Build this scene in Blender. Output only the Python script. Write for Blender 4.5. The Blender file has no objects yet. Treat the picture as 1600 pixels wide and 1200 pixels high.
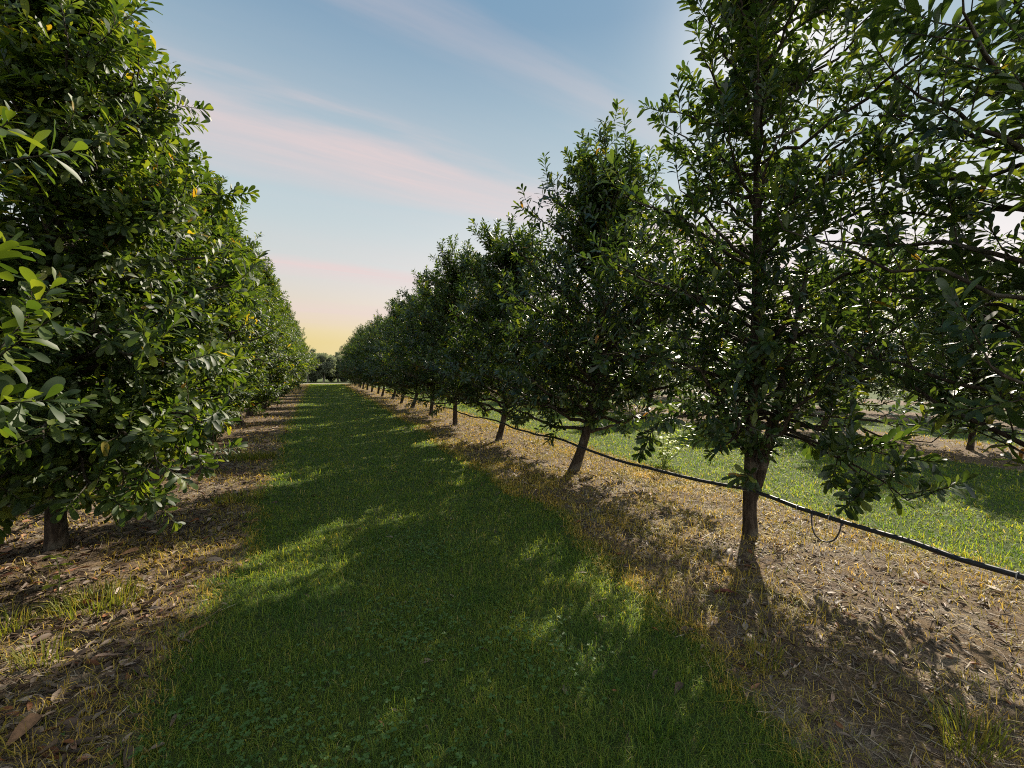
import bpy, math
import numpy as np

sc = bpy.context.scene
COL = sc.collection
R_ = math.radians
PI = math.pi

# ------------------------------------------------------------------ helpers
def nrm(v):
    v = np.asarray(v, float)
    return v / np.maximum(np.linalg.norm(v, axis=-1, keepdims=True), 1e-9)

def build_mesh(name, verts, quads, tris=None, smooth=True):
    me = bpy.data.meshes.new(name)
    quads = np.asarray(quads, np.int32).reshape(-1, 4)
    tris = np.zeros((0, 3), np.int32) if tris is None else np.asarray(tris, np.int32).reshape(-1, 3)
    nv, nq, nt = len(verts), len(quads), len(tris)
    me.vertices.add(nv)
    me.vertices.foreach_set('co', np.asarray(verts, np.float32).ravel())
    me.loops.add(nq * 4 + nt * 3)
    me.loops.foreach_set('vertex_index', np.concatenate([quads.ravel(), tris.ravel()]).astype(np.int32))
    me.polygons.add(nq + nt)
    starts = np.concatenate([np.arange(nq) * 4, nq * 4 + np.arange(nt) * 3]).astype(np.int32)
    me.polygons.foreach_set('loop_start', starts)
    me.update(calc_edges=True)
    if smooth:
        me.polygons.foreach_set('use_smooth', np.ones(nq + nt, bool))
    me.validate()
    return me

def link(name, data, parent=None, mat=None):
    o = bpy.data.objects.new(name, data)
    COL.objects.link(o)
    if parent is not None:
        o.parent = parent
    if mat is not None and data is not None:
        data.materials.append(mat)
    return o

def tag(o, label=None, cat=None, group=None, kind=None):
    if label: o['label'] = label
    if cat: o['category'] = cat
    if group: o['group'] = group
    if kind: o['kind'] = kind
    return o

class Tubes:
    """collects tapered tubes into one mesh"""
    def __init__(s): s.v = []; s.q = []; s.n = 0
    def add(s, pts, rad, sides=6, cap=True, squash=None, rng=None, flare=0.0):
        pts = np.asarray(pts, float); k = len(pts)
        rad = np.broadcast_to(np.asarray(rad, float), (k,))
        tan = nrm(np.gradient(pts, axis=0))
        ref = np.array([0.31, 0.95, 0.07]) if abs(tan[0][1]) < 0.8 else np.array([0.9, 0.1, 0.3])
        a = nrm(np.cross(tan, ref)); b = np.cross(tan, a)
        th = np.arange(sides) / sides * 2 * PI
        rr = rad[:, None] * np.ones((1, sides))
        if rng is not None:
            bump = rng.normal(0, .06, (1, sides)) + rng.normal(0, .035, (k, sides))
            rr = rr * (1 + bump)
        if flare:
            lob = 1 + flare * np.sin(th * 3 + 1.3)[None] * np.exp(-np.arange(k) / 1.6)[:, None]
            rr = rr * lob
        ring = pts[:, None] + rr[..., None] * (np.cos(th)[None, :, None] * a[:, None] + np.sin(th)[None, :, None] * b[:, None])
        base = s.n
        s.v.append(ring.reshape(-1, 3))
        i = np.arange(k - 1)[:, None] * sides; j = np.arange(sides)[None]
        j2 = (j + 1) % sides
        q = np.stack([i + j, i + j2, i + sides + j2, i + sides + j], -1).reshape(-1, 4) + base
        s.q.append(q); s.n += k * sides
    def mesh(s, name): return build_mesh(name, np.concatenate(s.v), np.concatenate(s.q))

# --------------------------------------------------------------- materials
def new_mat(name):
    m = bpy.data.materials.new(name); m.use_nodes = True
    nt = m.node_tree
    b = nt.nodes['Principled BSDF']
    return m, nt, b

def ramp(nt, fac, stops, interp='LINEAR'):
    r = nt.nodes.new('ShaderNodeValToRGB'); cr = r.color_ramp; cr.interpolation = interp
    while len(cr.elements) < len(stops): cr.elements.new(0.5)
    for e, (p, c) in zip(cr.elements, stops):
        e.position = p; e.color = (*c, 1) if len(c) == 3 else c
    if fac is not None: nt.links.new(fac, r.inputs[0])
    return r.outputs[0]

def math_n(nt, op, a, b=None, clamp=False):
    n = nt.nodes.new('ShaderNodeMath'); n.operation = op; n.use_clamp = clamp
    for i, x in enumerate((a, b)):
        if x is None: continue
        if isinstance(x, (int, float)): n.inputs[i].default_value = x
        else: nt.links.new(x, n.inputs[i])
    return n.outputs[0]

def mix_c(nt, fac, a, b, mode='MIX'):
    n = nt.nodes.new('ShaderNodeMix'); n.data_type = 'RGBA'; n.blend_type = mode
    for s, x in ((n.inputs[0], fac), (n.inputs[6], a), (n.inputs[7], b)):
        if isinstance(x, (int, float)): s.default_value = x
        elif isinstance(x, tuple): s.default_value = (*x, 1)
        else: nt.links.new(x, s)
    return n.outputs[2]

def noise(nt, scale, detail=4, rough=.55, vec=None, dist=0):
    n = nt.nodes.new('ShaderNodeTexNoise'); n.inputs['Scale'].default_value = scale
    n.inputs['Detail'].default_value = detail; n.inputs['Roughness'].default_value = rough
    n.inputs['Distortion'].default_value = dist
    if vec is not None: nt.links.new(vec, n.inputs['Vector'])
    return n.outputs['Fac']

def bump(nt, b, h, strength, dist=.02):
    n = nt.nodes.new('ShaderNodeBump'); n.inputs['Strength'].default_value = strength
    n.inputs['Distance'].default_value = dist
    nt.links.new(h, n.inputs['Height']); nt.links.new(n.outputs[0], b.inputs['Normal'])

def foliage_mat(name, stops, trans_col, trans=.35, rough=.42, spec=.5, patch=None):
    """one leaf = one mesh island: colour varies from leaf to leaf"""
    m, nt, b = new_mat(name)
    g = nt.nodes.new('ShaderNodeNewGeometry')
    c = ramp(nt, g.outputs['Random Per Island'], stops)
    if patch:                                  # growth differs from place to place
        ge = nt.nodes.new('ShaderNodeNewGeometry')
        pn = noise(nt, patch, 4, .6, ge.outputs['Position'])
        c = mix_c(nt, ramp(nt, pn, [(.34, (0, 0, 0)), (.66, (1, 1, 1))]), mix_c(nt, 1.0, c, (.74, .84, .74), 'MULTIPLY'), mix_c(nt, 1.0, c, (1.35, 1.15, .95), 'MULTIPLY'))
    nt.links.new(c, b.inputs['Base Color'])
    b.inputs['Roughness'].default_value = rough
    b.inputs['Specular IOR Level'].default_value = spec
    t = nt.nodes.new('ShaderNodeBsdfTranslucent')
    tc = mix_c(nt, 1.0, c, trans_col, 'MULTIPLY')
    nt.links.new(tc, t.inputs[0])
    ms = nt.nodes.new('ShaderNodeMixShader'); ms.inputs[0].default_value = trans
    nt.links.new(b.outputs[0], ms.inputs[1]); nt.links.new(t.outputs[0], ms.inputs[2])
    nt.links.new(ms.outputs[0], nt.nodes['Material Output'].inputs[0])
    return m

M_leaf = foliage_mat('glossy_orchard_leaf',
    [(0, (.018, .036, .010)), (.45, (.035, .064, .014)), (.8, (.066, .098, .017)), (.985, (.105, .130, .022)), (.9985, (.26, .20, .02)), (1, (.22, .10, .02))],
    (3.3, 3.0, .9), .36, .52, .38)
M_leaf_r = foliage_mat('dark_orchard_leaf',
    [(0, (.014, .030, .010)), (.5, (.026, .052, .014)), (.85, (.050, .082, .017)), (.994, (.11, .14, .024)), (.997, (.20, .15, .02)), (1, (.18, .09, .02))],
    (3.3, 2.9, 1.0), .33, .42, .55)
M_grass = foliage_mat('green_grass_blade',
    [(0, (.075, .145, .038)), (.45, (.118, .192, .040)), (.80, (.172, .235, .044)), (.95, (.20, .23, .045)), (.98, (.28, .25, .09)), (1, (.40, .34, .18))],
    (2.3, 2.05, .7), .46, .58, .18, 1.6)
M_dry = foliage_mat('dry_grass_blade',
    [(0, (.15, .16, .024)), (.25, (.29, .245, .034)), (.6, (.42, .33, .060)), (.85, (.50, .40, .13)), (1, (.20, .20, .035))],
    (1.6, 1.4, .9), .3, .6, .25, 2.5)
M_tuft = foliage_mat('yellow_green_tuft_blade',
    [(0, (.09, .12, .018)), (.6, (.16, .17, .025)), (1, (.26, .19, .04))], (1.9, 1.9, 1.0), .4, .55, .3)
M_litter = foliage_mat('fallen_leaf',
    [(0, (.050, .033, .023)), (.3, (.085, .056, .038)), (.65, (.15, .105, .072)), (.88, (.33, .26, .20)), (.94, (.26, .11, .045)), (1, (.10, .04, .02))],
    (1.0, .9, .8), .08, .6, .3)
M_clover = foliage_mat('clover_leaf', [(0, (.055, .12, .026)), (1, (.10, .17, .042))], (1.6, 1.8, 1.0), .3, .5, .3)
M_sprout = foliage_mat('young_pale_leaf', [(0, (.24, .31, .045)), (1, (.34, .38, .06))], (1.8, 1.8, 1.0), .42, .5, .3)
M_gum = foliage_mat('far_tree_leaf', [(0, (.12, .14, .10)), (.6, (.17, .195, .14)), (1, (.22, .24, .17))], (1.6, 1.6, 1.0), .48, .6, .2)

def bark_mat(name, c1, c2, c3):
    m, nt, b = new_mat(name)
    tc = nt.nodes.new('ShaderNodeTexCoord')
    mp = nt.nodes.new('ShaderNodeMapping'); mp.inputs['Scale'].default_value = (1, 1, .22)
    nt.links.new(tc.outputs['Object'], mp.inputs[0])
    n1 = noise(nt, 30, 6, .65, mp.outputs[0], .4); n2 = noise(nt, 5, 3, .5, tc.outputs['Object'])
    n3 = noise(nt, 110, 3, .6, mp.outputs[0])
    c = ramp(nt, n1, [(.3, c1), (.52, c2), (.72, c3)])
    c = mix_c(nt, math_n(nt, 'MULTIPLY', ramp(nt, n2, [(.52, (0, 0, 0)), (.7, (1, 1, 1))]), .5), c, (.20, .19, .15))
    nt.links.new(c, b.inputs['Base Color']); b.inputs['Roughness'].default_value = .9
    b.inputs['Specular IOR Level'].default_value = .2
    bump(nt, b, math_n(nt, 'ADD', n1, math_n(nt, 'MULTIPLY', n3, .4)), 1.0, .022)
    return m
M_bark = bark_mat('rough_brown_bark', (.016, .012, .009), (.050, .037, .027), (.115, .088, .064))
M_gumbark = bark_mat('pale_grey_bark', (.12, .10, .08), (.2, .18, .15), (.3, .27, .23))

def simple(name, col, rough, var=.25, scale=14, bs=.2):
    m, nt, b = new_mat(name)
    tc = nt.nodes.new('ShaderNodeTexCoord')
    n = noise(nt, scale, 5, .6, tc.outputs['Object'])
    lo = tuple(x * (1 - var) for x in col); hi = tuple(min(1, x * (1 + var)) for x in col)
    nt.links.new(ramp(nt, n, [(.3, lo), (.7, hi)]), b.inputs['Base Color'])
    nt.links.new(ramp(nt, n, [(.3, (rough,) * 3), (.75, (min(1, rough + .25),) * 3)]), b.inputs['Roughness'])
    bump(nt, b, n, bs, .004)
    return m
M_pipe = simple('black_polythene', (.022, .022, .024), .38, .4)
M_pipe_grey = simple('dusty_grey_polythene', (.10, .10, .10), .45, .4)
M_stick = simple('bare_stick_wood', (.22, .12, .06), .8, .4, 40, .5)
M_rust = simple('rust_red_dead_leaf', (.16, .045, .025), .6, .5, 30, .3)
M_stem = simple('green_stem', (.16, .20, .05), .5, .2)

# ---------------------------------------------------------------- the site
XL, XR, XR2, XR3, XL2 = -2.22, 3.68, 12.2, 20.2, -8.9
ROWS_X = np.array([-15.8, XL2, XL, XR, XR2, XR3, 28.2])
CAM_Z = 1.6
ROW_END = 61.0

_rg = np.random.default_rng(5)
_kx = _rg.normal(0, 1, (26, 2)) * np.exp(_rg.uniform(-.2, 2.0, (26, 1))); _ph = _rg.uniform(0, 6.28, 26)
_am = .55 / (np.linalg.norm(_kx, axis=1) + .6)
def wob(x, y, s=1.0):
    r = 0
    for (a, b), p, m in zip(_kx * s, _ph, _am): r = r + m * np.sin(a * x + b * y + p)
    return r * .35
def row_dist(x):
    return np.min(np.abs(np.asarray(x)[..., None] - ROWS_X), axis=-1)
def gz(x, y):
    x = np.asarray(x, float); y = np.asarray(y, float)
    d = row_dist(x)
    m = np.clip(1 - d / 2.9, 0, 1); m = m * m * (3 - 2 * m)
    inside = np.clip((ROW_END + 4 - y) / 6, 0, 1)
    return -.10 + .10 * m * inside + .028 * wob(x, y) + .012 * wob(y, x, 3.1)
def soil_mask(x, y):
    """1 on the bare strips below the trees, 0 on the mown grass"""
    x = np.asarray(x, float); y = np.asarray(y, float)
    w = .28 * wob(x * .6 + 3, y * .8, 1.3) + .16 * wob(x, y, 4.0)
    rl = np.interp(y, [1.3, 3.2, 4.9, 8.2, 20, 60], [2.0, 2.32, 2.42, 2.58, 2.68, 2.75])
    ll = np.interp(y, [0, 8, 20, 60], [-.72, -.74, -.95, -1.15])
    out = np.zeros(np.broadcast(x, y).shape)
    for x0, x1 in ((-18, -13.4), (XL2 - 2.0, XL2 + 2.0), (None, ll), (rl, 5.25), (XR2 - 1.5, XR2 + 2.0), (XR3 - 1.8, XR3 + 1.8), (26.4, 30.0)):
        if x0 is None: x0 = -4.3
        s = np.clip((x - x0 + w) / .35 + .5, 0, 1) * np.clip((x1 - x - w) / .35 + .5, 0, 1)
        out = np.maximum(out, s)
    return out * np.clip((ROW_END + 2.5 - y) / 1.5, 0, 1)

def make_ground():
    def lines(lo, hi, fine_lo, fine_hi, step, grow):
        c = list(np.arange(fine_lo, fine_hi + 1e-6, step))
        s = step; v = fine_hi
        while v < hi: s *= grow; v += s; c.append(min(v, hi))
        s = step; v = fine_lo; pre = []
        while v > lo: s *= grow; v -= s; pre.append(max(v, lo))
        return np.array(pre[::-1] + c)
    xs = lines(-450, 450, -4.6, 6.2, .05, 1.07); ys = lines(-60, 700, 0.2, 9.0, .05, 1.05)
    X, Y = np.meshgrid(xs, ys)
    Z = gz(X, Y)
    rg = np.random.default_rng(3)
    near = (np.hypot(X, Y) < 14)
    sm = soil_mask(X, Y)
    Z = Z + near * sm * rg.normal(0, .006, X.shape)
    nx, ny = len(xs), len(ys)
    v = np.stack([X, Y, Z], -1).reshape(-1, 3)
    i = np.arange(ny - 1)[:, None] * nx + np.arange(nx - 1)[None]
    q = np.stack([i, i + 1, i + nx + 1, i + nx], -1).reshape(-1, 4)
    me = build_mesh('ground', v, q)
    a = me.attributes.new('soil', 'FLOAT', 'POINT'); a.data.foreach_set('value', sm.ravel().astype(np.float32))
    m, nt, b = new_mat('orchard_ground')
    at = nt.nodes.new('ShaderNodeAttribute'); at.attribute_name = 'soil'
    ge = nt.nodes.new('ShaderNodeNewGeometry'); P = ge.outputs['Position']
    nb = noise(nt, 1.1, 6, .6, P); nm = noise(nt, 9, 6, .65, P); nf = noise(nt, 70, 5, .7, P); nf2 = noise(nt, 190, 3, .7, P)
    soil = ramp(nt, nf, [(.30, (.060, .042, .026)), (.46, (.145, .098, .055)), (.58, (.235, .168, .098)), (.72, (.36, .27, .165))])
    sand = ramp(nt, nf, [(.3, (.19, .155, .115)), (.7, (.34, .285, .215))])
    soil = mix_c(nt, ramp(nt, nb, [(.50, (0, 0, 0)), (.64, (1, 1, 1))]), soil, sand)
    mulch = ramp(nt, nf2, [(.35, (.05, .035, .024)), (.6, (.19, .14, .10))])
    soil = mix_c(nt, ramp(nt, nm, [(.42, (1, 1, 1)), (.56, (0, 0, 0))]), soil, mulch)
    grass = ramp(nt, nf, [(.3, (.030, .050, .016)), (.55, (.065, .098, .026)), (.75, (.11, .13, .045))])
    thatch = ramp(nt, nm, [(.45, (0, 0, 0)), (.75, (.6, .6, .6))])
    grass = mix_c(nt, thatch, grass, (.13, .115, .05))
    msk = math_n(nt, 'ADD', at.outputs['Fac'], math_n(nt, 'MULTIPLY', math_n(nt, 'SUBTRACT', nm, .5), 1.1))
    msk = ramp(nt, msk, [(.35, (0, 0, 0)), (.65, (1, 1, 1))])
    nt.links.new(mix_c(nt, msk, grass, soil), b.inputs['Base Color'])
    b.inputs['Roughness'].default_value = .95; b.inputs['Specular IOR Level'].default_value = .15
    h = math_n(nt, 'ADD', math_n(nt, 'MULTIPLY', nf, .8), math_n(nt, 'ADD', nm, math_n(nt, 'MULTIPLY', nf2, .35)))
    bump(nt, b, h, .85, .03)
    o = link('ground', me, None, m); tag(o, kind='structure')
    # headland track across the end of the rows
    xs = np.linspace(-120, 200, 161); ys = np.linspace(ROW_END + 5, ROW_END + 6.6, 4)
    X, Y = np.meshgrid(xs, ys); Y = Y + .35 * wob(X * .4, Y * 0)
    v = np.stack([X, Y, gz(X, Y) + .03], -1).reshape(-1, 3); nx = len(xs)
    i = np.arange(3)[:, None] * nx + np.arange(nx - 1)[None]
    q = np.stack([i, i + 1, i + nx + 1, i + nx], -1).reshape(-1, 4)
    o = link('headland_track', build_mesh('headland_track', v, q), None, simple('pale_track_dirt', (.36, .31, .23), .95, .2, 3, .3)); tag(o, kind='structure')
make_ground()

# ------------------------------------------------------------- leaf sheets
ROW_S = {8: ([0, .12, .28, .46, .64, .80, .93, 1.0], [.08, .15, .42, .74, .97, 1.0, .74, .26]),
         6: ([0, .14, .40, .68, .90, 1.0], [.09, .22, .66, 1.0, .80, .30]),
         4: ([0, .35, .76, 1.0], [.10, .58, 1.0, .38]),
         3: ([0, .55, 1.0], [.15, 1.0, .25])}
def leaves_mesh(name, pos, ax, up, L, W, rows, rng, curl=.18, fold=.22):
    n = len(pos); ax = nrm(ax)
    side = nrm(np.cross(ax, up)); nor = np.cross(side, ax)
    s, w = ROW_S[rows]; s = np.array(s); w = np.array(w)
    cv = (rng.normal(curl, .16, n))[:, None]; fd = np.abs(rng.normal(fold, .1, n))[:, None]
    tw = rng.normal(0, .16, n)[:, None]
    cen = pos[:, None] + (L[:, None] * s)[..., None] * ax[:, None] - (L[:, None] * cv * s ** 2)[..., None] * nor[:, None]
    ww = W[:, None] * w[None] * .5
    wave = rng.normal(0, .10, (n, len(s), 2))
    lift = ww * fd
    sl = side[:, None] + (tw * s)[..., None] * nor[:, None]
    left = cen - ww[..., None] * sl + (lift + ww * wave[..., 0])[..., None] * nor[:, None]
    right = cen + ww[..., None] * sl + (lift + ww * wave[..., 1])[..., None] * nor[:, None]
    v = np.stack([left, cen, right], 2)         # n, rows, 3, xyz
    k = len(s)
    base = (np.arange(n) * k * 3)[:, None, None]
    i = np.arange(k - 1)[None, :, None] * 3; j = np.arange(2)[None, None]
    q = np.stack([base + i + j, base + i + j + 1, base + i + 3 + j + 1, base + i + 3 + j], -1)
    return build_mesh(name, v.reshape(-1, 3), q.reshape(-1, 4))

# ------------------------------------------------------------------- trees
def gen_tree(name, seed, H, Rad, zb, n_limbs, lean=(0, 0), fork=None, leaf=.17, leaf_w=.30, rows=6, twig_gap=.095,
             r0=.095, extra=(), narrow=.75, widest=.30, dens=1.0, mat=None, node=.043, up_bias=.45, low=0.0, asym=None, droop=-.38, bow=.03, lift=0.0, lift_az=.63, lob=1.0, limb_max=.05):
    rng = np.random.default_rng(seed)
    T = Tubes()
    # stem
    kk = 16; tz = np.linspace(0, 1, kk)
    lx, ly = lean
    path = np.stack([lx * (1 - np.exp(-tz * 5.0)) + .10 * np.sin(tz * 7 + seed) * tz,
                     ly * (1 - np.exp(-tz * 5.0)) + .10 * np.cos(tz * 6 + seed * 2) * tz, tz * H * .95], 1)
    path[:, 2] -= .12 * (1 - tz) ** 6
    path[:, 0] += bow * np.exp(-tz * 22); path[:, 1] -= bow * .5 * np.exp(-tz * 14)
    rad = r0 * (1 - tz) ** .85 + .008
    rad[0] *= 1.16
    dens_i = np.interp(np.linspace(0, 1, 40) ** 1.3, tz, np.arange(kk))
    idx = np.linspace(0, 1, 44) ** 1.25
    fine = np.stack([np.interp(idx, tz, path[:, c]) for c in range(3)], 1)
    frad = np.interp(idx, tz, rad) * (1 + .22 * np.exp(-idx * 60))
    T.add(fine, frad, 14, rng=rng, flare=.20)
    def stem_at(z):
        t = np.clip(z / (H * .95), 0, 1)
        return np.array([np.interp(t, tz, path[:, c]) for c in range(3)])
    def stem_r(z): return np.interp(np.clip(z / (H * .95), 0, 1), tz, rad)
    if fork is not None:                      # a second, thinner stem
        fz, fo, fh = fork
        p0 = stem_at(fz); t = np.linspace(0, 1, 14)
        p = p0 + np.stack([fo[0] * t ** .8, fo[1] * t ** .8, fh * t], 1)
        T.add(p, .05 * (1 - t) ** .8 + .008, 9, rng=rng)
    ph = rng.uniform(0, 6.28, 4)
    def env(z, az):
        t = (z - zb) / (H - zb)
        if t < 0 or t > 1: return .15
        e = (t / widest) ** .4 if t < widest else max(0, (1 - t) / (1 - widest)) ** narrow
        n = 1 + lob * (.24 * math.sin(az * 2 + ph[0] + t * 5) + .17 * math.sin(az * 3 + ph[1] - t * 9) + .08 * math.sin(az * 5 + ph[2] + t * 14))
        if asym is not None: n *= 1 + asym[0] * math.cos(az - asym[1])
        if lift: n *= 1 - lift * max(0.0, math.cos(az - lift_az)) ** .7 * max(0.0, 1 - t / .38)
        return Rad * max(e, .10) * n
    twigs_p, twigs_d, twigs_l, twigs_t = [], [], [], []
    def limb(p0, tip, sag, r, start=.22, gap=twig_gap, tl=(.20, .46)):
        p0 = np.asarray(p0, float); tip = np.asarray(tip, float)
        ln = np.linalg.norm(tip - p0)
        k = 9; t = np.linspace(0, 1, k)[:, None]
        mid = (p0 + tip) / 2 + np.array([0, 0, sag * ln]) + rng.normal(0, .05 * ln, 3)
        c = (1 - t) ** 2 * p0 + 2 * t * (1 - t) * mid + t ** 2 * tip
        c[1:-1] += rng.normal(0, .018 * ln, (k - 2, 3))
        T.add(c, r * (1 - t[:, 0]) ** .7 + .004, 6)
        nt_ = max(3, int(ln * (1 - start) / gap * dens))
        for q in range(nt_ + 1):
            u = start + (1 - start) * (q + rng.uniform(-.3, .3)) / nt_
            u = min(1, max(start, u)); f = u * (k - 1); a = min(int(f), k - 2); fr = f - a
            pp = c[a] * (1 - fr) + c[a + 1] * fr
            ld = nrm(c[a + 1] - c[a])
            pr = rng.normal(0, 1, 3); pr -= ld * pr.dot(ld); pr = nrm(pr)
            w = .35 if q == nt_ else rng.uniform(.8, 1.4)
            d = nrm(ld * .75 + pr * w + np.array([0, 0, up_bias * rng.uniform(.2, 1.5)]))
            twigs_p.append(pp); twigs_d.append(d); twigs_l.append(rng.uniform(*tl)); twigs_t.append(q == nt_)
    ga = 2.39996
    for i in range(n_limbs):
        u = (i + .5) / n_limbs
        z0 = zb * .82 + (H * .93 - zb * .82) * u ** 1.08
        az = i * ga + rng.uniform(-.5, .5)
        rise = rng.uniform(.15, .55) * (1 - u) + rng.uniform(.25, .5) * u - low * (1 - u) ** 3
        frac = rng.uniform(.30, 1.0) ** .5
        zt = z0 + rise * Rad
        rr = env(min(max(zt, zb + .06 * (H - zb)), H * .985), az) * frac
        p0 = stem_at(z0)
        cx = stem_at(max(zt, .3))
        tip = np.array([cx[0] + rr * math.cos(az), cx[1] + rr * math.sin(az), zt])
        if tip[2] < zb * .6: tip[2] = zb * .6
        limb(p0, tip, rng.uniform(-.12, .05), min(limb_max, max(.010, stem_r(z0) * .42)))
    for i in range(15):                       # upright leaders break the outline at the top
        az = rng.uniform(0, 6.28); z0 = H * rng.uniform(.62, .88)
        p0 = stem_at(z0); rr = rng.uniform(.1, .55) * Rad * .6
        limb(p0, p0 + np.array([rr * math.cos(az), rr * math.sin(az), rng.uniform(.3, 1.05) * (H * 1.03 - z0)]), -.05, .012, .2)
    for e in extra:                           # chosen limbs
        limb(stem_at(e[0]), e[1], e[2], e[3], e[4], e[5], e[6])
    P = np.array(twigs_p); D = np.array(twigs_d); Lt = np.array(twigs_l)
    LP, LA, LU, LL = [], [], [], []
    for p, d, l in zip(P, D, Lt):
        bend = nrm(rng.normal(0, 1, 3)) * .22 + np.array([0, 0, .10])
        t4 = np.linspace(0, 1, 4)[:, None]
        T.add(p + l * (d * t4 + bend * t4 ** 2), np.array([.0052, .0042, .0034, .0024]), 3)
        nn = max(2, int(l / node)); roll = rng.uniform(0, 6.28)
        a = nrm(np.cross(d, rng.normal(0, 1, 3))); b_ = np.cross(d, a)
        for m_ in range(nn):
            u = .22 + .78 * (m_ + 1) / nn
            dd = nrm(d + 2 * bend * u)
            wn = 3 if m_ < nn - 1 else 4
            for j in range(wn):
                if rng.random() < .10: continue
                th = roll + m_ * 1.05 + j * 2 * PI / wn + rng.uniform(-.3, .3)
                rad_d = a * math.cos(th) + b_ * math.sin(th)
                al = R_(74 - 34 * u + rng.uniform(-14, 14))
                axis = dd * math.cos(al) + rad_d * math.sin(al)
                axis = axis + np.array([0, 0, rng.uniform(droop, .10)])
                LP.append(p + l * (d * u + bend * u * u)); LA.append(axis)
                LU.append(dd * .7 + np.array([0, 0, .6]) + rng.normal(0, .25, 3))
                LL.append(leaf * rng.uniform(.55, 1.22) * (1.0 if m_ < nn - 1 else .85))
    LP = np.array(LP); LA = np.array(LA); LU = np.array(LU); LL = np.array(LL)
    crown = leaves_mesh(name + '_crown', LP, LA, LU, LL, LL * leaf_w * rng.uniform(.85, 1.15, len(LL)), rows, rng)
    crown.materials.append(mat or M_leaf)
    tm = T.mesh(name + '_trunk'); tm.materials.append(M_bark)
    return tm, crown

cy, sy = math.cos(R_(23.3)), math.sin(R_(23.3))
RIGHT = np.array([cy, -sy, 0])

KIT = {}
KIT['big'] = gen_tree('big', 11, 6.5, 1.50, .90, 80, limb_max=.022, lob=.6, lift=.95, lean=(.10, -.04), fork=(.42, (.42, -.28), 2.4), leaf=.116, leaf_w=.34, rows=6, mat=M_leaf_r,
    narrow=.45, widest=.36, up_bias=.75, twig_gap=.098, r0=.053, droop=-.20, node=.036, asym=(.30, -.45), bow=.06,
    extra=[(1.25, (.10, -1.05, .98), .10, .018, .5, .09, (.22, .40)), (1.15, (-.05, -1.15, .76), .16, .016, .6, .07, (.2, .36)),
           (1.25, (.75, -1.1, 1.02), .02, .013, .35, .17, (.2, .4)), (1.2, (.95, -.75, 1.1), .02, .012, .4, .17, (.2, .4)),
           (1.1, (-.55, -.2, .92), .12, .014, .5, .10, (.2, .34)), (1.15, (.35, -.55, .92), .12, .014, .5, .09, (.2, .34)),
           (1.1, (.05, -1.28, .68), .22, .012, .62, .06, (.2, .34)), (1.05, (-.42, -.45, .74), .16, .012, .55, .06, (.18, .32)),
           (1.5, (-1.30, .50, 1.75), .05, .014, .4, .085, (.2, .4)), (2.0, (-1.30, .40, 2.6), .0, .014, .4, .085, (.2, .4)), (2.6, (-1.20, .45, 3.3), -.03, .014, .4, .085, (.2, .4)),
           (1.2, (-.95, .35, 1.0), .12, .014, .45, .09, (.2, .36)), (1.2, (-.75, -.55, 1.1), .12, .014, .45, .09, (.2, .36))])
KIT['edge'] = gen_tree('edge', 23, 4.5, 1.70, .95, 66, limb_max=.013, lob=.7, lift=.95, lean=(0, .25), leaf=.116, leaf_w=.33, rows=8, mat=M_leaf_r, narrow=.70, widest=.42, up_bias=.7, twig_gap=.13, droop=-.2, node=.038)
KIT['leaner'] = gen_tree('leaner', 31, 4.5, 2.30, .80, 98, lift=.95, lean=(.50, -.16), asym=(.10, -.45), leaf=.125, leaf_w=.33, rows=6, up_bias=.7, mat=M_leaf_r, narrow=.36, widest=.26, low=.25, r0=.070, droop=-.25, node=.038)
KIT['slim'] = gen_tree('slim', 47, 4.30, 2.15, .76, 94, lift=.95, lean=(.40, -.10), leaf=.135, leaf_w=.34, rows=4, up_bias=.7, mat=M_leaf_r, narrow=.36, widest=.28, low=.2, r0=.064, droop=-.25, node=.039)
KIT['bushy'] = gen_tree('bushy', 59, 4.60, 2.15, .74, 94, lift=.95, lean=(.18, .10), fork=(.3, (.3, .35), 1.8), leaf=.135, leaf_w=.34, rows=4, up_bias=.7, mat=M_leaf_r, narrow=.34, widest=.32, low=.2, r0=.064, droop=-.25, node=.039)
KIT['left_front'] = gen_tree('left_front', lob=.8, seed=71, H=5.7, Rad=1.62, zb=.70, n_limbs=158, lean=(.04, .05), leaf=.122, leaf_w=.34, rows=8, narrow=.88, widest=.30, low=.25, up_bias=.35, twig_gap=.080, r0=.068, droop=-.30, node=.033,
    extra=[(1.2, (1.10, -1.20, .92), .14, .02, .45, .075, (.22, .38)), (1.3, (1.30, -.75, 1.15), .12, .02, .4, .075, (.22, .4)),
           (1.6, (1.20, -1.25, 1.65), .08, .02, .4, .08, (.22, .4)), (1.4, (.6, -1.5, 1.15), .1, .02, .4, .08, (.22, .4)),
           (1.8, (1.05, -1.0, 1.95), .06, .02, .4, .08, (.22, .4)), (1.3, (.1, -1.5, 1.3), .1, .02, .4, .08, (.22, .4)), (1.2, (-.5, -1.3, 1.0), .1, .02, .4, .08, (.22, .4)),
           (1.0, (.95, -1.05, .60), .2, .016, .5, .065, (.2, .36)), (.95, (.15, -.85, .62), .2, .014, .5, .065, (.2, .34)), (1.1, (.75, -1.15, .72), .16, .018, .45, .07, (.2, .36)), (1.1, (.2, -1.25, .75), .16, .018, .45, .07, (.2, .36)), (1.15, (1.25, -.45, .85), .16, .018, .45, .07, (.2, .36)), (1.1, (.5, -.8, .8), .14, .016, .4, .07, (.2, .36))])
KIT['left_wide'] = gen_tree('left_wide', lob=.8, seed=83, H=5.5, Rad=1.62, zb=.62, n_limbs=126, leaf=.132, leaf_w=.35, rows=4, narrow=.85, widest=.30, low=.3, up_bias=.35, droop=-.3, node=.039)
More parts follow.
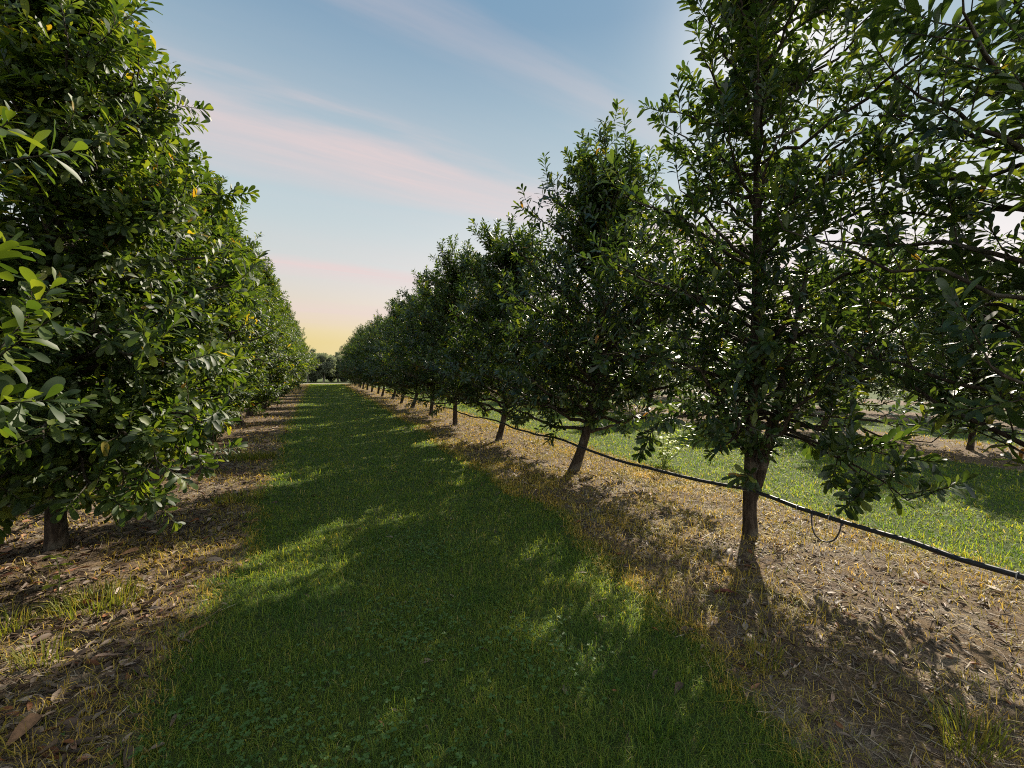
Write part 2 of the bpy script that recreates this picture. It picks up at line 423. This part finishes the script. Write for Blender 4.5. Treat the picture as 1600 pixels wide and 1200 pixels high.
KIT['left_round'] = gen_tree('left_round', lob=.8, seed=97, H=5.4, Rad=1.60, zb=.58, n_limbs=122, lean=(-.1, .1), leaf=.132, leaf_w=.35, rows=4, narrow=.8, widest=.33, low=.3, up_bias=.35, droop=-.3, node=.039)

ORD = ['first', 'second', 'third', 'fourth', 'fifth', 'sixth', 'seventh', 'eighth', 'ninth', 'tenth', 'eleventh', 'twelfth', 'thirteenth',
       'fourteenth', 'fifteenth', 'sixteenth', 'seventeenth', 'eighteenth', 'nineteenth', 'twentieth', 'twenty-first', 'twenty-second', 'twenty-third', 'twenty-fourth', 'twenty-fifth']
protos = {}
rt = np.random.default_rng(404)
def plant(kit, x, y, rz, s, sz, label, group, name='orchard_tree'):
    r = bpy.data.objects.new(name, None); COL.objects.link(r)
    r.location = (x, y, float(gz(x, y))); r.rotation_euler = (0, 0, rz); r.scale = (s, s, s * sz)
    tag(r, label, 'tree', group)
    if kit not in protos:
        tm, cm = KIT[kit]
        a = link('trunk', tm, r); b = link('crown', cm, r); protos[kit] = (a, b)
    else:
        for src in protos[kit]:
            c = src.copy(); COL.objects.link(c); c.parent = r
    return r

SP = 3.29
GR = 'orchard trees in the row right of the mown grass strip'
GL = 'orchard trees in the row left of the mown grass strip'
# right row
plant('edge', XR, .55, 0, 1, 1, 'leafy orchard tree cut off by the right edge, nearest of its row', GR)
plant('big', XR + .08, 3.06, 0, 1, 1, 'tallest orchard tree, forked trunk with a black pipe passing it', GR)
plant('leaner', XR, 2.93 + SP, 0, 1, 1, 'orchard tree with leaning trunk and pointed crown, just left of the tallest tree', GR)
plant('slim', XR, 2.93 + 2 * SP, 0, 1, .98, 'orchard tree with thin slanting trunk, second left of the tallest tree', GR)
right_seq = ['bushy', 'slim', 'leaner', 'bushy', 'slim']
for k in range(3, 18):
    kit = 'bushy' if k == 3 else right_seq[int(rt.integers(0, 5))]
    plant(kit, XR + rt.uniform(-.1, .1), 2.93 + k * SP + rt.uniform(-.15, .15), rt.uniform(-.7, .7) if k > 3 else .3, rt.uniform(.95, 1.06), rt.uniform(.94, 1.08),
          'dark backlit orchard tree, %s beyond the tallest one in its row' % ORD[k - 1], GR)
# left row
plant('left_front', XL - .48, 1.75, 3.0, 1, 1.0, 'sunlit orchard tree whose big leaves fill the upper left corner', GL)
plant('left_front', XL, 5.31, 0, 1, 1, 'dense orchard tree with a thick bare trunk at the left edge', GL)
for k in range(1, 17):
    kit = ['left_wide', 'left_round'][k % 2]
    plant(kit, XL + rt.uniform(-.1, .1), 5.31 + k * SP + rt.uniform(-.15, .15), rt.uniform(0, 6.28), rt.uniform(.95, 1.04), rt.uniform(.97, 1.08),
          'sunlit yellow-green orchard tree, %s beyond the thick-trunked one at left' % ORD[k - 1], GL)
# rows beyond
for (xr, y0, n, kits, side) in ((XR2, 1.2, 16, ['slim', 'bushy', 'leaner'], 'the second row on the right'),
                                (XR3, 2.4, 15, ['bushy', 'slim', 'leaner'], 'the third row on the right'),
                                (XL2, 6.5, 9, ['left_wide', 'left_round'], 'the far row behind the left-hand trees')):
    for k in range(n):
        plant(kits[k % len(kits)], xr + rt.uniform(-.15, .15), y0 + k * SP + rt.uniform(-.2, .2), rt.uniform(0, 6.28), rt.uniform(.76, .86), rt.uniform(.92, 1.02),
              '%s orchard tree from the near end of %s' % (ORD[k], side), 'orchard trees in ' + side.split(',')[0])

# woodland trees beyond the headland
def gen_gum(name, seed, H, Rad):
    rng = np.random.default_rng(seed); T = Tubes()
    z = np.linspace(0, H * .9, 12)
    st = np.stack([.3 * np.sin(z * .5 + seed), .3 * np.cos(z * .4 + seed), z], 1); st -= [st[0, 0], st[0, 1], .1]
    T.add(st, .22 * (1 - z / H) ** .8 + .02, 8, rng=rng, flare=.1)
    LP, LA = [], []
    for i in range(34):
        u = rng.uniform(.08, .95); az = i * 2.4 + rng.uniform(-.4, .4); p0 = np.array([np.interp(u * H * .9, z, st[:, c]) for c in range(3)])
        e = math.sin(PI * min(1, max(.12, (u - .1)) / .95)) ** .7
        tip = p0 + np.array([math.cos(az), math.sin(az), rng.uniform(.3, .8)]) * Rad * e * rng.uniform(.6, 1)
        t = np.linspace(0, 1, 6)[:, None]; T.add(p0 + (tip - p0) * t + [0, 0, .3] * np.sin(t * PI), .06 * (1 - t[:, 0]) + .012, 5)
        for q in range(5):
            c = p0 + (tip - p0) * rng.uniform(.5, 1.05) + rng.normal(0, .25, 3); m = 110
            d = nrm(rng.normal(0, 1, (m, 3))) * (rng.random((m, 1)) ** .5) * np.array([.55, .55, .42])
            LP.append(c + d); LA.append(d + rng.normal(0, .3, (m, 3)) + [0, 0, -.25])
    LP = np.concatenate(LP); LA = np.concatenate(LA); n = len(LP)
    L = rng.uniform(.25, .5, n)
    cm = leaves_mesh(name + '_crown', LP, LA, nrm(rng.normal(0, 1, (n, 3)) + [0, 0, .8]), L, L * .5, 3, rng)
    cm.materials.append(M_gum); tm = T.mesh(name + '_trunk'); tm.materials.append(M_gumbark)
    return tm, cm
KIT['gum_a'] = gen_gum('gum_a', 5, 8.0, 2.9); KIT['gum_b'] = gen_gum('gum_b', 6, 7.2, 3.4)
wx = [-9, -7, -5.4, -4.0, -2.8, -1.6, -.5, .6, 1.7, 2.8, 4.0, 5.4, 7, 9, 13, 18, 24, 31, 39, 48, 58, 69, 81, 94]
for i, x in enumerate(wx):
    y = 74 + rt.uniform(-2, 5)
    plant(['gum_a', 'gum_b'][i % 2], x, y, rt.uniform(0, 6), rt.uniform(.50, .62), rt.uniform(.9, 1.1),
          'grey-green woodland tree beyond the rows, %s from left in the far belt' % ORD[i], 'woodland trees beyond the far end of the rows', 'woodland_tree')

# ------------------------------------------------------------ ground plants
CAMXY = np.array([0.0, 0.0])
def blades(name, x, y, h, w, lean, mat, rng, az=None):
    n = len(x); z = gz(x, y) - .006
    az = rng.uniform(0, 2 * PI, n) if az is None else az
    d = np.stack([np.cos(az), np.sin(az), np.zeros(n)], 1); f = az + PI / 2 + rng.normal(0, .7, n)
    s = np.stack([np.cos(f), np.sin(f), np.zeros(n)], 1)
    p = np.stack([x, y, z], 1); up = np.array([0, 0, 1.0])
    v = np.empty((n, 5, 3))
    m = p + (h * .55)[:, None] * up + (h * lean * .35)[:, None] * d
    t = p + (h * np.clip(1 - lean * .45, .15, 1))[:, None] * up + (h * lean)[:, None] * d
    v[:, 0] = p - (w * .5)[:, None] * s; v[:, 1] = p + (w * .5)[:, None] * s
    v[:, 2] = m + (w * .42)[:, None] * s; v[:, 3] = m - (w * .42)[:, None] * s; v[:, 4] = t
    b = np.arange(n)[:, None] * 5
    q = b + np.array([[0, 1, 2, 3]]); tr = b + np.array([[3, 2, 4]])
    me = build_mesh(name, v.reshape(-1, 3), q, tr); me.materials.append(mat)
    return me

def scatter(x0, x1, y0, y1, per_m2_at, dref, dmin_floor, rng, power=2.0):
    """points whose density falls off with distance from the path's near end"""
    ys = np.concatenate([np.arange(y0, min(y1, 14), .5), np.arange(max(y0, 14), y1 + .1, 2.0)]) if y1 > 14 else np.arange(y0, y1 + .01, .5)
    xs = np.linspace(x0, x1, max(2, int((x1 - x0) / .8) + 1))
    X, Y = [], []
    for a, b in zip(ys[:-1], ys[1:]):
        for c, e in zip(xs[:-1], xs[1:]):
            d = math.hypot((a + b) / 2, (c + e) / 2)
            den = per_m2_at * min(1, (dref / max(d, .1)) ** power)
            den = max(den, dmin_floor)
            n = rng.poisson(den * (b - a) * (e - c))
            X.append(rng.uniform(c, e, n)); Y.append(rng.uniform(a, b, n))
    return np.concatenate(X), np.concatenate(Y)

rg = np.random.default_rng(77)
gx, gy = [], []
for (a, b, c, d, den) in ((-1.6, 3.1, .6, 62, 10500), (4.7, 11.2, .2, 45, 8500), (13.5, 18.8, 2, 40, 4000), (-7.4, -3.8, 3.5, 30, 3500)):
    x, y = scatter(a, b, c, d, den, 2.6, 60, rg)
    gx.append(x); gy.append(y)
gx = np.concatenate(gx); gy = np.concatenate(gy)
sm = soil_mask(gx, gy)
patch = wob(gx * 1.7, gy * 1.7, 2.2)
keep = rg.random(len(gx)) > np.clip(sm * 1.25 + .25 * (patch > .32), 0, 1)
gx, gy = gx[keep], gy[keep]
dist = np.hypot(gx, gy)
h = rg.gamma(5, .0078, len(gx)) * (1 + .35 * np.clip(wob(gx, gy, 2.5), -1, 1)) + .012
tall = rg.random(len(gx)) < .012; h[tall] *= 1.9
w = np.maximum(.0029, .0012 * dist) * rg.uniform(.7, 1.3, len(gx))
o = link('grass', blades('grass', gx, gy, h, w, np.abs(rg.normal(.85, .5, len(gx))), M_grass, rg)); tag(o, 'short green mown grass of the strips between the rows', 'grass', kind='stuff')

# dry grass over the soil strips and along their edges
dx, dy = [], []
for (a, b, c, d, den) in ((-4.6, -.3, .5, 60, 3800), (1.3, 5.9, .3, 60, 11000), (10.0, 14.6, .5, 40, 2500)):
    x, y = scatter(a, b, c, d, den, 2.8, 40, rg); dx.append(x); dy.append(y)
dx = np.concatenate(dx); dy = np.concatenate(dy)
sm = soil_mask(dx, dy); pt = wob(dx * 1.3 + 9, dy * 1.3, 1.8)
edge = np.exp(-((sm - .55) / .4) ** 2)
inner = row_dist(dx)
pk = np.clip(.8 * edge + .16 + np.clip(pt * 3.4 + .16, 0, 1), 0, 1) * (sm > .06) * np.clip(inner / .9, .55, 1) * np.where((dx > 0) & (dx < 6), np.clip(.30 + (dy - 2.0) / 4.0, .30, 1), 1)
keep = rg.random(len(dx)) < pk
dx, dy = dx[keep], dy[keep]; dd = np.hypot(dx, dy)
h = rg.gamma(5, .0095, len(dx)) + .01
o = link('dry_grass', blades('dry_grass', dx, dy, h, np.maximum(.0032, .0012 * dd) * rg.uniform(.7, 1.3, len(dx)), np.abs(rg.normal(.9, .6, len(dx))), M_dry, rg))
tag(o, 'straw-yellow dry grass on the soil strips under the trees', 'dry grass', kind='stuff')

# straw and twig mulch lying flat on the soil
mx, my = [], []
for (a, b, c, d, den) in ((-4.2, -.5, .6, 26, 900), (1.3, 5.6, .4, 26, 1300)):
    x, y = scatter(a, b, c, d, den, 3.0, 20, rg); mx.append(x); my.append(y)
mx = np.concatenate(mx); my = np.concatenate(my)
keep = rg.random(len(mx)) < soil_mask(mx, my); mx, my = mx[keep], my[keep]
n = len(mx); az = rg.uniform(0, 6.28, n); dm = np.hypot(mx, my)
ax = np.stack([np.cos(az), np.sin(az), rg.normal(.02, .10, n)], 1)
Ls = rg.gamma(4, .018, n) + .015
me = leaves_mesh('mulch', np.stack([mx, my, gz(mx, my) + .006], 1), ax, np.array([[0, 0, 1.0]]) + rg.normal(0, .3, (n, 3)), Ls, np.maximum(.004, .0013 * dm) * rg.uniform(.7, 1.5, n), 3, rg, .05, .2)
M_straw = foliage_mat('straw_mulch', [(0, (.06, .042, .028)), (.4, (.16, .118, .078)), (.8, (.28, .225, .155)), (1, (.42, .36, .27))], (1, 1, 1), .05, .7, .25)
me.materials.append(M_straw); o = link('mulch', me); tag(o, 'fine straw and twig mulch lying on the soil strips', 'mulch', kind='stuff')

# fallen leaves
lx, ly = [], []
for (a, b, c, d, den) in ((-4.2, -.6, .6, 30, 800), (-.6, 1.5, .9, 20, 200), (1.5, 5.8, .3, 30, 360), (10.8, 14.0, 1, 24, 260)):
    x, y = scatter(a, b, c, d, den, 3.4, 8, rg, 1.3); lx.append(x); ly.append(y)
lx = np.concatenate(lx); ly = np.concatenate(ly)
keep = rg.random(len(lx)) < np.maximum(soil_mask(lx, ly), .05) * np.clip(.55 + 1.5 * wob(lx * 2 + 4, ly * 2, 1.5) + .5 * (lx < -1.0), .06, 1)
lx, ly = lx[keep], ly[keep]
for k_ in range(5):                            # drifts caught around the trunks
    for (tx_, ty_, sx_, m_) in ((XR - .55, 2.93 + SP * k_ - .35, .5, 420), (XL + .5, 5.31 + SP * k_ - .4, .55, 300)):
        lx = np.concatenate([lx, tx_ + rg.normal(0, sx_, m_)]); ly = np.concatenate([ly, ty_ + rg.normal(0, sx_, m_)])
n = len(lx)
az = rg.uniform(0, 6.28, n)
ax = np.stack([np.cos(az), np.sin(az), rg.normal(.05, .18, n)], 1)
Ls = (rg.gamma(6, .010, n) + .015) * np.where(lx > 0, .72, .9)
me = leaves_mesh('fallen_leaves', np.stack([lx, ly, gz(lx, ly) + .012], 1), ax, np.array([[0, 0, 1.0]]) + rg.normal(0, .38, (n, 3)), Ls, Ls * rg.uniform(.26, .42, n), 6, rg, .25, .6)
me.materials.append(M_litter); o = link('fallen_leaves', me); tag(o, 'brown and grey fallen leaves littering the soil strips', 'leaf litter', kind='stuff')

# clover in the grass
cx, cy_ = [], []
for (px, py, r, n) in ((.2, 1.9, .45, 260), (-.35, 2.4, .35, 220), (.55, 2.9, .4, 200), (-.5, 1.5, .3, 160), (1.1, 2.3, .4, 200), (.9, 4.2, .5, 220)):
    cx.append(px + rg.normal(0, r * .6, n)); cy_.append(py + rg.normal(0, r * .6, n))
cx = np.concatenate(cx); cy_ = np.concatenate(cy_); n = len(cx)
x3 = np.repeat(cx, 3); y3 = np.repeat(cy_, 3); az = np.repeat(rg.uniform(0, 6.28, n), 3) + np.tile([0, 2.1, 4.2], n)
hh = np.repeat(rg.uniform(.03, .065, n), 3)
ax = np.stack([np.cos(az), np.sin(az), np.full(3 * n, .15)], 1)
Ls = np.repeat(rg.uniform(.011, .019, n), 3)
me = leaves_mesh('clover', np.stack([x3, y3, gz(x3, y3) + hh], 1), ax, np.array([[0, 0, 1.0]]) + rg.normal(0, .2, (3 * n, 3)), Ls, Ls * .95, 3, rg, .1, .2)
me.materials.append(M_clover); o = link('clover', me); tag(o, 'low clover growing in patches through the mown grass', 'clover', kind='stuff')

# tufts one can point at
def tuft(x, y, n, r, hmax, label, mat=M_tuft):
    a = rg.uniform(0, 6.28, n); q = r * np.sqrt(rg.random(n))
    me = blades('grass_tuft', x + q * np.cos(a), y + q * np.sin(a) * .8, rg.uniform(.35, 1, n) * hmax, np.full(n, .0045) * max(1, math.hypot(x, y) / 3.5), np.abs(rg.normal(.5, .3, n)), mat, rg, a + rg.normal(0, .5, n))
    o = link('grass_tuft', me); tag(o, label, 'grass tuft', 'grass tufts standing on the dry soil')
tuft(-1.42, 3.95, 420, .26, .17, 'large yellow-green grass tuft on the soil right of the pale seedling')
tuft(-1.80, 3.75, 190, .15, .14, 'yellow grass tuft at the left edge below the pale seedling')
tuft(-1.44, 3.30, 130, .12, .16, 'loose grass tuft among fallen leaves at the lower left')
tuft(-1.18, 9.6, 420, .42, .20, 'bright straw-yellow grass tuft at the far left edge of the green grass strip')
tuft(-.95, 6.6, 260, .30, .15, 'low dry grass tuft by the left soil edge between the near and the far tufts')
tuft(2.62, .98, 160, .14, .20, 'yellow-green grass tuft in the bottom right corner of the photo')
tuft(2.30, 1.75, 110, .14, .13, 'thin yellow grass tuft on the mulch right of the tree trunk shadow')
tuft(1.42, 1.62, 90, .10, .13, 'small bright green grass tuft at the lower centre right edge of the lawn', M_grass)

# pale seedling on the left soil
def seedling(name, label, x, y, H, pairs, leaf, mat, cat, sway=.02, stems=1, spread=0.0):
    r = bpy.data.objects.new(name, None); COL.objects.link(r); r.location = (x, y, float(gz(x, y))); tag(r, label, cat)
    T = Tubes(); LP, LA, LU, LL = [], [], [], []
    for s_ in range(stems):
        z = np.linspace(-.02, H * rg.uniform(.75, 1) if stems > 1 else H, 8)
        o_ = rg.normal(0, 1, 2) * spread
        pts = np.stack([sway * np.sin(z * 9 + s_) + o_[0] * (z / H) ** 1.0, sway * np.cos(z * 7) - sway + o_[1] * (z / H), z], 1)
        T.add(pts, np.linspace(.0045, .002, 8) * (1.6 if stems > 1 else 1), 6)
        for k in range(pairs):
            u = .3 + .7 * k / (pairs - 1); p = np.array([np.interp(u * z[-1], z, pts[:, c]) for c in range(3)])
            for j in range(2 if k < pairs - 1 else 4):
                a = k * 1.57 + j * (PI if k < pairs - 1 else PI / 2) + rg.uniform(-.3, .3)
                LP.append(p); LA.append((math.cos(a), math.sin(a), rg.uniform(.05, .5))); LU.append((0, 0, 1)); LL.append(leaf * rg.uniform(.75, 1.1) * (1.1 - .4 * u))
    LP, LA, LU, LL = map(np.array, (LP, LA, LU, LL)); LU = LU + rg.normal(0, .15, LU.shape)
    link('stem', T.mesh('stem'), r, M_stem)
    link('foliage', leaves_mesh('foliage', LP, LA, LU, LL, LL * .5, 6, rg, .3, .2), r, mat)
seedling('seedling', 'pale yellow-green seedling with paired leaves standing alone on the left soil', -1.73, 4.17, .30, 4, .095, M_sprout, 'seedling')
seedling('sapling', 'bushy pale-leaved sapling on the sunlit grass behind the leaning tree', 5.6, 6.2, .75, 6, .14, M_sprout, 'sapling', .03, 9, .28)

# single fallen things
def stick(x, y, az, L, r, label):
    t = np.linspace(-.5, .5, 9); T = Tubes()
    px, py = x + L * t * math.cos(az), y + L * t * math.sin(az)
    T.add(np.stack([px + .01 * np.sin(t * 9), py, gz(px, py) + r * 1.2 + .006 * np.cos(t * 5)], 1), r * (1.1 - .4 * np.abs(t)), 7, rng=rg)
    o = link('stick', T.mesh('stick'), None, M_stick); tag(o, label, 'stick')
stick(-.73, 3.36, .95, .20, .010, 'orange-brown stick lying at the edge of the grass on the left')
def big_leaf(x, y, az, L, label, mat):
    me = leaves_mesh('fallen_leaf', np.array([[x, y, float(gz(x, y)) + .02]]), np.array([[math.cos(az), math.sin(az), .15]]), np.array([[.2, -.2, 1.0]]), np.array([L]), np.array([L * .42]), 6, rg, .3, .7)
    o = link('fallen_leaf', me, None, mat); tag(o, label, 'leaf')
big_leaf(2.75, 2.28, 2.4, .16, 'rust-red fallen leaf on the soil just right of the tall tree trunk shadow', M_rust)
big_leaf(-1.62, 4.85, .3, .15, 'tan curled fallen leaf on the soil near the thick left trunk', M_stick)
big_leaf(-1.25, 2.55, 1.2, .16, 'orange-brown curled fallen leaf at the lower left of the soil', M_stick)

# ------------------------------------------------------------------- pipes
M_tie = simple('dull_wire', (.30, .29, .27), .5, .3)
def pipe(x, ys, zfn, r, mat, label, loops=(), ties=()):
    y = np.concatenate([np.linspace(a, b, 13)[:-1] for a, b in zip(ys[:-1], ys[1:])] + [[ys[-1]]])
    ph = np.concatenate([np.linspace(0, 1, 13)[:-1]] * (len(ys) - 1) + [[0]])
    z = zfn(y) - .05 * np.sin(ph * PI) ** 1.2
    xx = x + .03 * np.sin(y * .9) + .006 * np.sin(y * 7.3 + 1)
    z = z + .007 * np.sin(y * 5.1) + .004 * np.sin(y * 11.7)
    gzz = np.array([float(gz(x, q)) for q in y])
    T = Tubes(); T.add(np.stack([xx, y, z + gzz], 1), r, 10)
    me = T.mesh('irrigation_pipe'); o = link('irrigation_pipe', me, None, mat)
    tag(o, label, 'pipe', 'irrigation pipes strung along the tree rows')
    for ty in ties:                                         # wire ties hold it against the trunks
        i_ = int(np.argmin(np.abs(y - ty))); th = np.linspace(0, 2 * PI, 17); K = Tubes()
        K.add(np.stack([xx[i_] + (r + .004) * np.cos(th), np.full(17, y[i_]), z[i_] + gzz[i_] + (r + .004) * np.sin(th)], 1), .0035, 5)
        link('tie', K.mesh('tie'), o, M_tie)
    for (y0, y1, drop) in loops:
        t = np.linspace(0, 1, 18); L = Tubes()
        za = np.interp(y0, y, z + gzz); zb_ = np.interp(y1, y, z + gzz)
        yy = y0 + (y1 - y0) * (t + .10 * np.sin(t * 2 * PI) * -1); xa = np.interp(yy, y, xx)
        L.add(np.stack([xa - .02 - .03 * np.sin(t * PI), yy, za + (zb_ - za) * t - drop * np.sin(t * PI) ** .75 - r * .6], 1), .0055, 6)
        link('drip_hose', L.mesh('drip_hose'), o, M_pipe)
        for q in (y0, y1):                                  # barbed fitting where the hose joins
            F = Tubes(); xq = np.interp(q, y, xx); zq = np.interp(q, y, z + gzz)
            F.add(np.array([[xq - .004, q, zq - r * .5], [xq - .016, q, zq - r * .9], [xq - .022, q, zq - r * 1.5]]), np.array([.011, .010, .007]), 8)
            link('hose_fitting', F.mesh('hose_fitting'), o, M_pipe)
trunk_y = [-3.6, -.1] + [2.93 + k * SP for k in range(0, 18)]
pipe(XR - .10, trunk_y, lambda y: .50 + 0 * y, .017, M_pipe, 'long black irrigation pipe sagging from trunk to trunk on the right', [(2.30, 2.08, .17)], (1.2, 2.30, 2.93, 2.08, 4.4, 2.93 + SP))
pipe(XL - .16, [1.0] + [5.31 + k * SP for k in range(0, 8)], lambda y: .36 + 0 * y, .017, M_pipe_grey, 'dusty grey irrigation pipe behind the thick trunk at the left edge', [(5.0, 4.6, .22)])
pipe(XR2 - .12, [-.5] + [1.2 + k * SP for k in range(0, 12)], lambda y: .45 + 0 * y, .017, M_pipe, 'thin dark irrigation pipe beyond the sunlit grass at the right')

# --------------------------------------------------------- sky, sun, camera
SUN_AZ, SUN_EL = R_(54), R_(33.5)          # azimuth clockwise from +Y (the rows' direction)
w = bpy.data.worlds.new('World'); sc.world = w; w.use_nodes = True
nt = w.node_tree; bg = nt.nodes['Background']
sky = nt.nodes.new('ShaderNodeTexSky'); sky.sky_type = 'NISHITA'; sky.sun_disc = False
sky.sun_elevation = SUN_EL; sky.sun_rotation = SUN_AZ
tc = nt.nodes.new('ShaderNodeTexCoord'); D = tc.outputs['Generated']
sep = nt.nodes.new('ShaderNodeSeparateXYZ'); nt.links.new(D, sep.inputs[0])
zc = math_n(nt, 'MAXIMUM', sep.outputs[2], 0.0)
grad = ramp(nt, zc, [(0, (.50, .40, .15)), (.060, (.51, .40, .13)), (.085, (.52, .42, .20)), (.125, (.50, .425, .32)), (.20, (.415, .435, .415)),
                     (.33, (.335, .41, .435)), (.46, (.25, .335, .39)), (.60, (.135, .23, .325)), (1, (.06, .16, .30))])
# pale fill light added to the unseen half of the sky behind the camera
back_fill = ramp(nt, math_n(nt, 'MULTIPLY', sep.outputs[1], -1.0), [(.05, (0, 0, 0)), (.7, (1, 1, 1))], 'EASE')
grad = mix_c(nt, back_fill, grad, (.9, .92, .93))
# whiter, brighter sky towards the sun
dt = nt.nodes.new('ShaderNodeVectorMath'); dt.operation = 'DOT_PRODUCT'
nt.links.new(D, dt.inputs[0]); dt.inputs[1].default_value = (math.sin(SUN_AZ), math.cos(SUN_AZ), .15)
glow = ramp(nt, dt.outputs['Value'], [(.40, (0, 0, 0)), (.75, (.25, .25, .25)), (1.0, (1, 1, 1))], 'B_SPLINE')
lowk = ramp(nt, zc, [(.12, (.85, .85, .85)), (.42, (.0, .0, .0))], 'EASE')
grad = mix_c(nt, math_n(nt, 'MULTIPLY', glow, lowk), grad, (.72, .64, .64))
d2 = nt.nodes.new('ShaderNodeVectorMath'); d2.operation = 'DOT_PRODUCT'
nt.links.new(D, d2.inputs[0]); d2.inputs[1].default_value = (math.sin(SUN_AZ) * math.cos(SUN_EL), math.cos(SUN_AZ) * math.cos(SUN_EL), math.sin(SUN_EL))
halo = ramp(nt, d2.outputs['Value'], [(.962, (0, 0, 0)), (.98, (.03, .03, .03)), (.992, (.18, .18, .18)), (1.0, (.7, .7, .7))], 'B_SPLINE')
grad = mix_c(nt, halo, grad, (.85, .78, .72))
# high streaks of pink cloud on a flat layer overhead
den = math_n(nt, 'ADD', zc, .02)
px = math_n(nt, 'DIVIDE', sep.outputs[0], den); py = math_n(nt, 'DIVIDE', sep.outputs[1], den)
v = math_n(nt, 'ADD', math_n(nt, 'MULTIPLY', px, -.16), math_n(nt, 'MULTIPLY', py, .987))
cb = nt.nodes.new('ShaderNodeCombineXYZ'); nt.links.new(math_n(nt, 'MULTIPLY', px, .35), cb.inputs[0]); nt.links.new(math_n(nt, 'MULTIPLY', v, 1.4), cb.inputs[1])
nz = noise(nt, 1.6, 5, .55, cb.outputs[0], .3)
vw = math_n(nt, 'ADD', v, math_n(nt, 'MULTIPLY', math_n(nt, 'SUBTRACT', nz, .5), .7))
G = lambda a: (a, a, a)
band = ramp(nt, math_n(nt, 'DIVIDE', vw, 10.0), [(.100, G(0)), (.122, G(.30)), (.138, G(.03)), (.170, G(.10)), (.198, G(.85)), (.225, G(.75)), (.255, G(.1)), (.30, G(.0)), (.38, G(.1)), (.43, G(.8)), (.49, G(.15)), (.58, G(.05)), (.66, G(.6)), (.80, G(.3)), (1, G(.0))], 'EASE')
soft = ramp(nt, nz, [(.30, G(.45)), (.62, G(1))])
cb2 = nt.nodes.new('ShaderNodeCombineXYZ'); nt.links.new(math_n(nt, 'MULTIPLY', px, .8), cb2.inputs[0]); nt.links.new(math_n(nt, 'MULTIPLY', v, 7.0), cb2.inputs[1])
wisp = ramp(nt, noise(nt, 1.3, 6, .62, cb2.outputs[0], .5), [(.28, G(.55)), (.70, G(1))])
cloud = math_n(nt, 'MULTIPLY', math_n(nt, 'MULTIPLY', math_n(nt, 'MULTIPLY', band, soft), wisp), 1.15, True)
grad = mix_c(nt, cloud, grad, (.54, .425, .41))
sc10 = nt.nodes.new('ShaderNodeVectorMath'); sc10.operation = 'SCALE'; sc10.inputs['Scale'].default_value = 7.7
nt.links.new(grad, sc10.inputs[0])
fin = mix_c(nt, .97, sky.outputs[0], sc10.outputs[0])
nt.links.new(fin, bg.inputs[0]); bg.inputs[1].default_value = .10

sl = bpy.data.lights.new('sun', 'SUN'); sl.energy = 5.0; sl.angle = R_(.5); sl.color = (1, .90, .74)
so = link('sun', sl)
so.rotation_euler = (PI / 2 - SUN_EL, 0, PI - SUN_AZ)

cam = bpy.data.cameras.new('camera'); co = link('camera', cam)
cam.sensor_width = 36; cam.lens = 36 * 700 / 1600; cam.clip_start = .05; cam.clip_end = 2000
co.location = (0, 0, CAM_Z); co.rotation_euler = (PI / 2 - R_(1.64), 0, -R_(23.3))
sc.camera = co

sc.view_settings.view_transform = 'Standard'; sc.view_settings.look = 'None'
sc.view_settings.exposure = 1.0; sc.view_settings.gamma = 1
sc.render.engine = 'CYCLES'; sc.cycles.pixel_filter_type = 'BLACKMAN_HARRIS'; sc.cycles.filter_width = 1.05
c = sc.cycles
c.max_bounces = 7; c.diffuse_bounces = 3; c.glossy_bounces = 2; c.transmission_bounces = 4; c.transparent_max_bounces = 4
c.caustics_reflective = False; c.caustics_refractive = False
c.use_denoising = False
